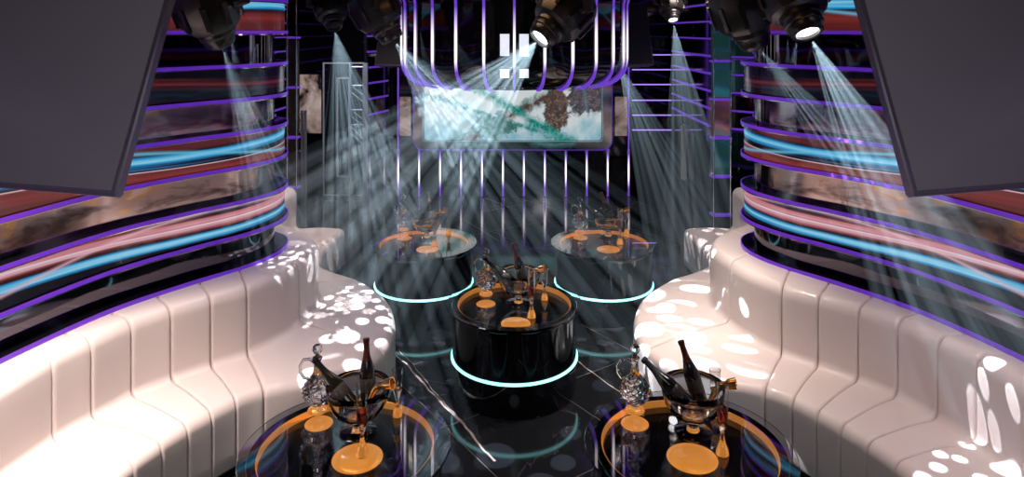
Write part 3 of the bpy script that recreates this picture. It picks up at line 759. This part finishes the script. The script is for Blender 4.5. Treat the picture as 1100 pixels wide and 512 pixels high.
# ------------------------------------------------------------------ moving head lights, beams and haze
def dot_pattern(n, seed, rmin=.05, rmax=.11, flat=1.0):
    """gobo: round holes scattered in the unit disc"""
    rnd = random.Random(seed); out = []; tries = 0
    while len(out) < n and tries < 6000:
        tries += 1
        r = rnd.uniform(rmin, rmax); a = rnd.uniform(0, 2 * PI); q = math.sqrt(rnd.random()) * (1 - r)
        x, y = q * math.cos(a), q * math.sin(a)
        if all(math.hypot(x - p[0], y - p[1]) > r + p[2] + .025 for p in out): out.append((x, y, r))
    return out
def basis(d):
    q = d.to_track_quat('-Z', 'Y').to_matrix()
    return q, q @ Vector((1, 0, 0)), q @ Vector((0, 1, 0))
def gobo_light(name, loc, target, half, power, dots, col=(.80, .90, 1), radius=.004):
    l = bpy.data.lights.new(name, 'SPOT'); l.energy = power; l.color = col; l.spot_size = 2 * half; l.spot_blend = .05; l.shadow_soft_size = radius
    o = bpy.data.objects.new(name, l); C.objects.link(o); o.location = loc
    d = (Vector(target) - Vector(loc)).normalized(); o.rotation_euler = basis(d)[0].to_euler()
    l.use_nodes = True; nt = NT(l.node_tree)
    em = [n for n in l.node_tree.nodes if n.type == 'EMISSION'][0]
    tc = nt.new('ShaderNodeTexCoord'); sp = nt.new('ShaderNodeSeparateXYZ'); nt.lk(tc.outputs['Normal'], sp.inputs[0])
    az = nt.math('MULTIPLY', nt.math('ABSOLUTE', sp.outputs[2]), math.tan(half))
    uv = nt.comb(nt.math('DIVIDE', sp.outputs[0], az), nt.math('DIVIDE', sp.outputs[1], az))
    tot = None
    for (x, y, r) in dots:
        n = nt.new('ShaderNodeVectorMath'); n.operation = 'DISTANCE'; nt.lk(uv, n.inputs[0]); n.inputs[1].default_value = (x, y, 0)
        q = nt.math('DIVIDE', n.outputs['Value'], r)
        tot = q if tot is None else nt.math('MINIMUM', tot, q)
    nt.lk(nt.math('MULTIPLY', nt.math('SUBTRACT', 1.08, tot), 9, clamp=True), em.inputs['Strength'])
    return o
def haze_mat(dens):
    hz = bpy.data.materials.new('thin_haze'); hz.use_nodes = True
    hz.node_tree.nodes.clear(); nt = NT(hz.node_tree)
    out = nt.new('ShaderNodeOutputMaterial'); v = nt.new('ShaderNodeVolumeScatter'); v.inputs['Density'].default_value = dens; v.inputs['Color'].default_value = (.72, .93, 1, 1)
    nt.lk(v.outputs[0], out.inputs['Volume']); return hz
def beam_mesh(loc, target, half, dots, sign=1):
    """one shaft of lit haze behind every hole of the gobo, stopped by what it falls on"""
    loc = Vector(loc); d = (Vector(target) - loc).normalized(); _, ax, ay = basis(d); t = math.tan(half)
    dg = bpy.context.evaluated_depsgraph_get(); bm = bmesh.new()
    for (x, y, r) in dots:
        r *= .97; n = 12; Ls = []; vv = []
        for k in range(n + 1):
            an = 2 * PI * k / n; q = (x, y) if k == n else (x + r * math.cos(an), y + r * math.sin(an))
            v = (d + (ax * q[0] * sign + ay * q[1]) * t).normalized(); vv.append(v)
            hit, p, *_r = bpy.context.scene.ray_cast(dg, loc + v * .06, v)
            Ls.append((p - loc).length - .004 if hit else 8.0)
        A = [bm.verts.new(v * .035) for v in vv[:n]]; B = [bm.verts.new(v * L) for v, L in zip(vv[:n], Ls)]; c = bm.verts.new(vv[n] * Ls[n])
        for k in range(n): bm.faces.new((A[k], A[(k + 1) % n], B[(k + 1) % n], B[k])); bm.faces.new((B[k], B[(k + 1) % n], c))
        bm.faces.new(list(reversed(A)))
    return bm
def head(loc, d, size, label, lit=True, m='black_plastic'):
    """lens centre at loc, looking along d"""
    loc = Vector(loc); d = Vector(d).normalized(); s = size
    root = empty('moving_head_light', loc, label, 'stage light', 'moving head lights')
    rot = Vector((0, 0, 1)).rotation_difference(-d).to_matrix()     # local +z points backwards from the lens
    bm = bmesh.new(); lathe(bm, [(.0, .012), (.060, .012), (.060, -.012), (.072, -.016), (.080, -.008), (.088, .02), (.088, .035), (.098, .04), (.100, .065), (.108, .075), (.108, .10), (.120, .115), (.124, .14)], 36, rot=rot)
    for v in bm.verts: v.co *= s
    brl = link('lens_barrel', bm, M['bronze_plastic'] if m == 'bronze' else M['black_plastic'], root)
    bm = bmesh.new(); lathe(bm, [(0, .012), (.04, .006), (.058, .004), (.058, .014), (0, .016)], 32, rot=rot)
    for v in bm.verts: v.co *= s
    link('lens', bm, M['lens'] if lit else M['lens_dim'], brl)
    bm = bmesh.new(); lathe(bm, [(0, .10), (.112, .10), (.145, .115), (.166, .155), (.174, .22), (.172, .30), (.154, .36), (.115, .395), (.05, .41), (0, .41)], 20, rot=rot, facet=.035)
    for v in bm.verts: v.co *= s
    hs = link('head_shell', bm, M['black_plastic'], root, True, 25)
    bm = bmesh.new()
    for k in range(10):
        an = 2 * PI * k / 10; R_ = Matrix.Rotation(an, 3, 'Z'); c = R_ @ Vector((.168, 0, .23)); box(bm, rot @ c * s, (.030 * s, .026 * s, .14 * s), rot @ R_, .003)
    link('cooling_fins', bm, M['black_plastic'], hs, False)
    # yoke
    piv = rot @ Vector((0, 0, .25)) * s; ax = d.cross(Vector((0, 0, 1))); ax = ax.normalized() if ax.length > .05 else Vector((1, 0, 0))
    top = .27 * s
    bm = bmesh.new()
    P = [piv + ax * .17 * s, piv + ax * .215 * s, piv + ax * .215 * s + Vector((0, 0, top * .7)), piv + ax * .13 * s + Vector((0, 0, top)), piv - ax * .13 * s + Vector((0, 0, top)), piv - ax * .215 * s + Vector((0, 0, top * .7)), piv - ax * .215 * s, piv - ax * .17 * s]
    tube(bm, P, .035 * s, 8); link('yoke', bm, M['black_plastic'], root)
    basez = piv.z + top + .06 * s
    bm = bmesh.new(); bh = .09 * s; box(bm, (piv.x, piv.y, basez), (.30 * s, .24 * s, bh), None, .02 * s); link('base', bm, M['black_plastic'], root)
    if CEIL - loc.z > basez + .03:
        bm = bmesh.new(); tube(bm, [(piv.x, piv.y, basez), (piv.x, piv.y, CEIL - loc.z)], .022, 10); link('hanging_pole', bm, M['black_plastic'], root)
    return root
HEADS = [
    # key, lens px,py,D ; beam target ; half angle ; power ; holes ; haze ; size ; label ; lit ; head axis (None: along the beam)
    ('A', (236, 44, 4.4), (-1.72, 5.62, .80), 9, 620, 30, .30, 1.15, 'black moving head light between the left hanging screen and the curved wall', False, None),
    ('B', (359, 29, 7.0), (-1.02, 5.7, .45), 15, 1700, 60, .13, 1.0, 'smaller black moving head light farthest left of the back row', False, None),
    ('C', (421, 41, 6.1), (1.05, 5.6, .1), 19, 1900, 66, .085, 1.25, 'large black moving head light just left of the ribbed drum', False, (.45, .1, -.8)),
    ('E', (581, 40, 5.4), (-2.2, 7.0, 0), 22, 620, 50, .30, 1.3, 'large moving head with bright lens in front of the ribbed drum', True, (-.66, -.40, -.66)),
    ('F', (723, 21, 7.8), (2.0, 7.0, 0), 12, 650, 34, .30, .85, 'small moving head with bright lens right of the ribbed drum', True, (.05, -.5, -.85)),
    ('G', (811, 47, 5.0), (2.45, 4.85, 1.75), 11, 560, 30, .30, 1.3, 'dark moving head turned away at the nose of the right wall', False, (.35, .2, -.8)),
    ('H', (867, 34, 4.2), (2.50, 3.45, .85), 14, 800, 36, .30, 1.2, 'moving head with round white lens beside the right hanging screen', True, (.12, -.5, -.85)),
    ('I', (664, 66, 9.3), (2.1, 7.6, 0), 13, 650, 34, .30, .8, 'moving head light mostly hidden behind the right edge of the drum', False, None)]
where = {'A': 'far left light across the left wall nose', 'B': 'back row light down to the left sofa bulge', 'C': 'light left of the drum across the centre floor', 'E': 'bright centre light towards the lower left',
         'F': 'small bright light straight down right of the drum', 'G': 'right nose light over the right wall panels', 'H': 'round white lens down to the near right sofa', 'I': 'hidden light behind the drum to the lower right'}
todo = []
gobo_light('beam_or_added_lamp', Vector((.1, 3.4, 3.3)), (.0, 4.95, 0), math.radians(27), 1100, dot_pattern(46, 77, .035, .075))  # added gobo lamp without a head, for dots on the centre floor
for n, (k, (px, py, D), tgt, half, pw, holes, hz, size, lab, lit, hd) in enumerate(HEADS):
    P = at(px, py, D); h = math.radians(half); d = (Vector(tgt) - P).normalized()
    head(P, hd or d, size, lab, lit)
    lp = P + d * .035; dots = dot_pattern(holes, 11 + n, *((.035, .08) if holes >= 60 else (.05, .11)))
    gobo_light('beam_or_added_lamp', lp, tgt, h, pw, dots)
    todo.append((k, lp, tgt, h, dots, hz))
bpy.context.view_layer.update()
ms_ = [(k, lp, beam_mesh(lp, tgt, h, dots, 1), haze_mat(hz)) for (k, lp, tgt, h, dots, hz) in todo]
for (k, lp, bm, hm) in ms_:
    o = link('haze_beam', bm, hm); o.location = lp
    tag(o, 'pale blue beam of rays from the ' + where[k], 'light beam', 'hazy light beams', 'stuff')

# ------------------------------------------------------------------ ceiling lamps and added fills
def lamp(x, y, size, power, col=(1, .86, .76), lit=None, spread=120):
    l = bpy.data.lights.new('ceiling_lamp_and_fill', 'AREA'); l.shape = 'DISK'; l.size = size; l.energy = power; l.color = col; l.spread = math.radians(spread)
    o = bpy.data.objects.new('ceiling_lamp_and_fill', l); C.objects.link(o); o.location = (x, y, CEIL - .03)
    return o
lamp(-2.35, 3.1, .4, 58, (1, .84, .75), spread=84)
lamp(2.2, 3.6, .5, 9, (1, .82, .78), spread=90)
lamp(1.35, 5.2, .3, 19, spread=74)
lamp(-1.6, 5.2, .5, 5, (.9, .8, .95), spread=90)
lamp(-2.0, 7.5, .4, 18)
lamp(2.0, 7.5, .4, 13)
lamp(0, .4, 1.6, 14, (.9, .86, 1), spread=170)  # added fill towards the backs of the big hanging screens
lamp(0, 5.5, .5, 4)
lamp(-2.6, 10.2, .4, 26, (.9, .9, 1), spread=150)  # added fill to brighten the back left door and rack
for sd in (-1, 1):      # added unseen spots brightening the backs of the big screens
    l = bpy.data.lights.new('screen_back_fill', 'SPOT'); l.energy = 75; l.color = (.95, .9, 1); l.spot_size = math.radians(62); l.spot_blend = .6; l.shadow_soft_size = .3
    o = bpy.data.objects.new('screen_back_fill', l); C.objects.link(o); o.location = (.9 * sd, -.3, 3.2)
    o.rotation_euler = (Vector((1.9 * sd, 2.5, 2.75)) - o.location).to_track_quat('-Z', 'Y').to_euler()
# round amber ceiling lamps above the tables
for (nm, (tx, ty), *_r) in TABLES:
    bm = bmesh.new(); lathe(bm, [(0, 0), (.30, 0), (.31, .01), (.31, .028), (0, .028)], 40)
    o = link('amber_ceiling_lamp', bm, M['warm_lamp']); o.location = (tx, ty - .05, CEIL - .03)
    tag(o, 'round amber ceiling lamp above the %s table' % nm, 'lamp', 'amber ceiling lamps')

w = bpy.data.worlds.new('World'); bpy.context.scene.world = w; w.use_nodes = True
w.node_tree.nodes['Background'].inputs[0].default_value = (.01, .01, .015, 1)

cam = bpy.data.cameras.new('Camera'); co = bpy.data.objects.new('Camera', cam); C.objects.link(co)
co.location = (0, 0, CZ); co.rotation_euler = (PI / 2, 0, 0)
cam.sensor_width = 36; cam.lens = F / 1100 * 36; cam.shift_x = -(CX - 550) / 1100; cam.shift_y = -(256 - HY) / 1100
cam.clip_start = .05
sc = bpy.context.scene; sc.camera = co
sc.view_settings.view_transform = 'Standard'; sc.view_settings.look = 'None'; sc.view_settings.exposure = 0; sc.view_settings.gamma = 1
sc.view_settings.use_curve_mapping = False
try:
    sc.cycles.max_bounces = 9; sc.cycles.transmission_bounces = 9; sc.cycles.glossy_bounces = 4; sc.cycles.diffuse_bounces = 3; sc.cycles.volume_bounces = 0; sc.cycles.transparent_max_bounces = 12
    sc.cycles.sample_clamp_indirect = 4; sc.cycles.use_denoising = True
except Exception: pass
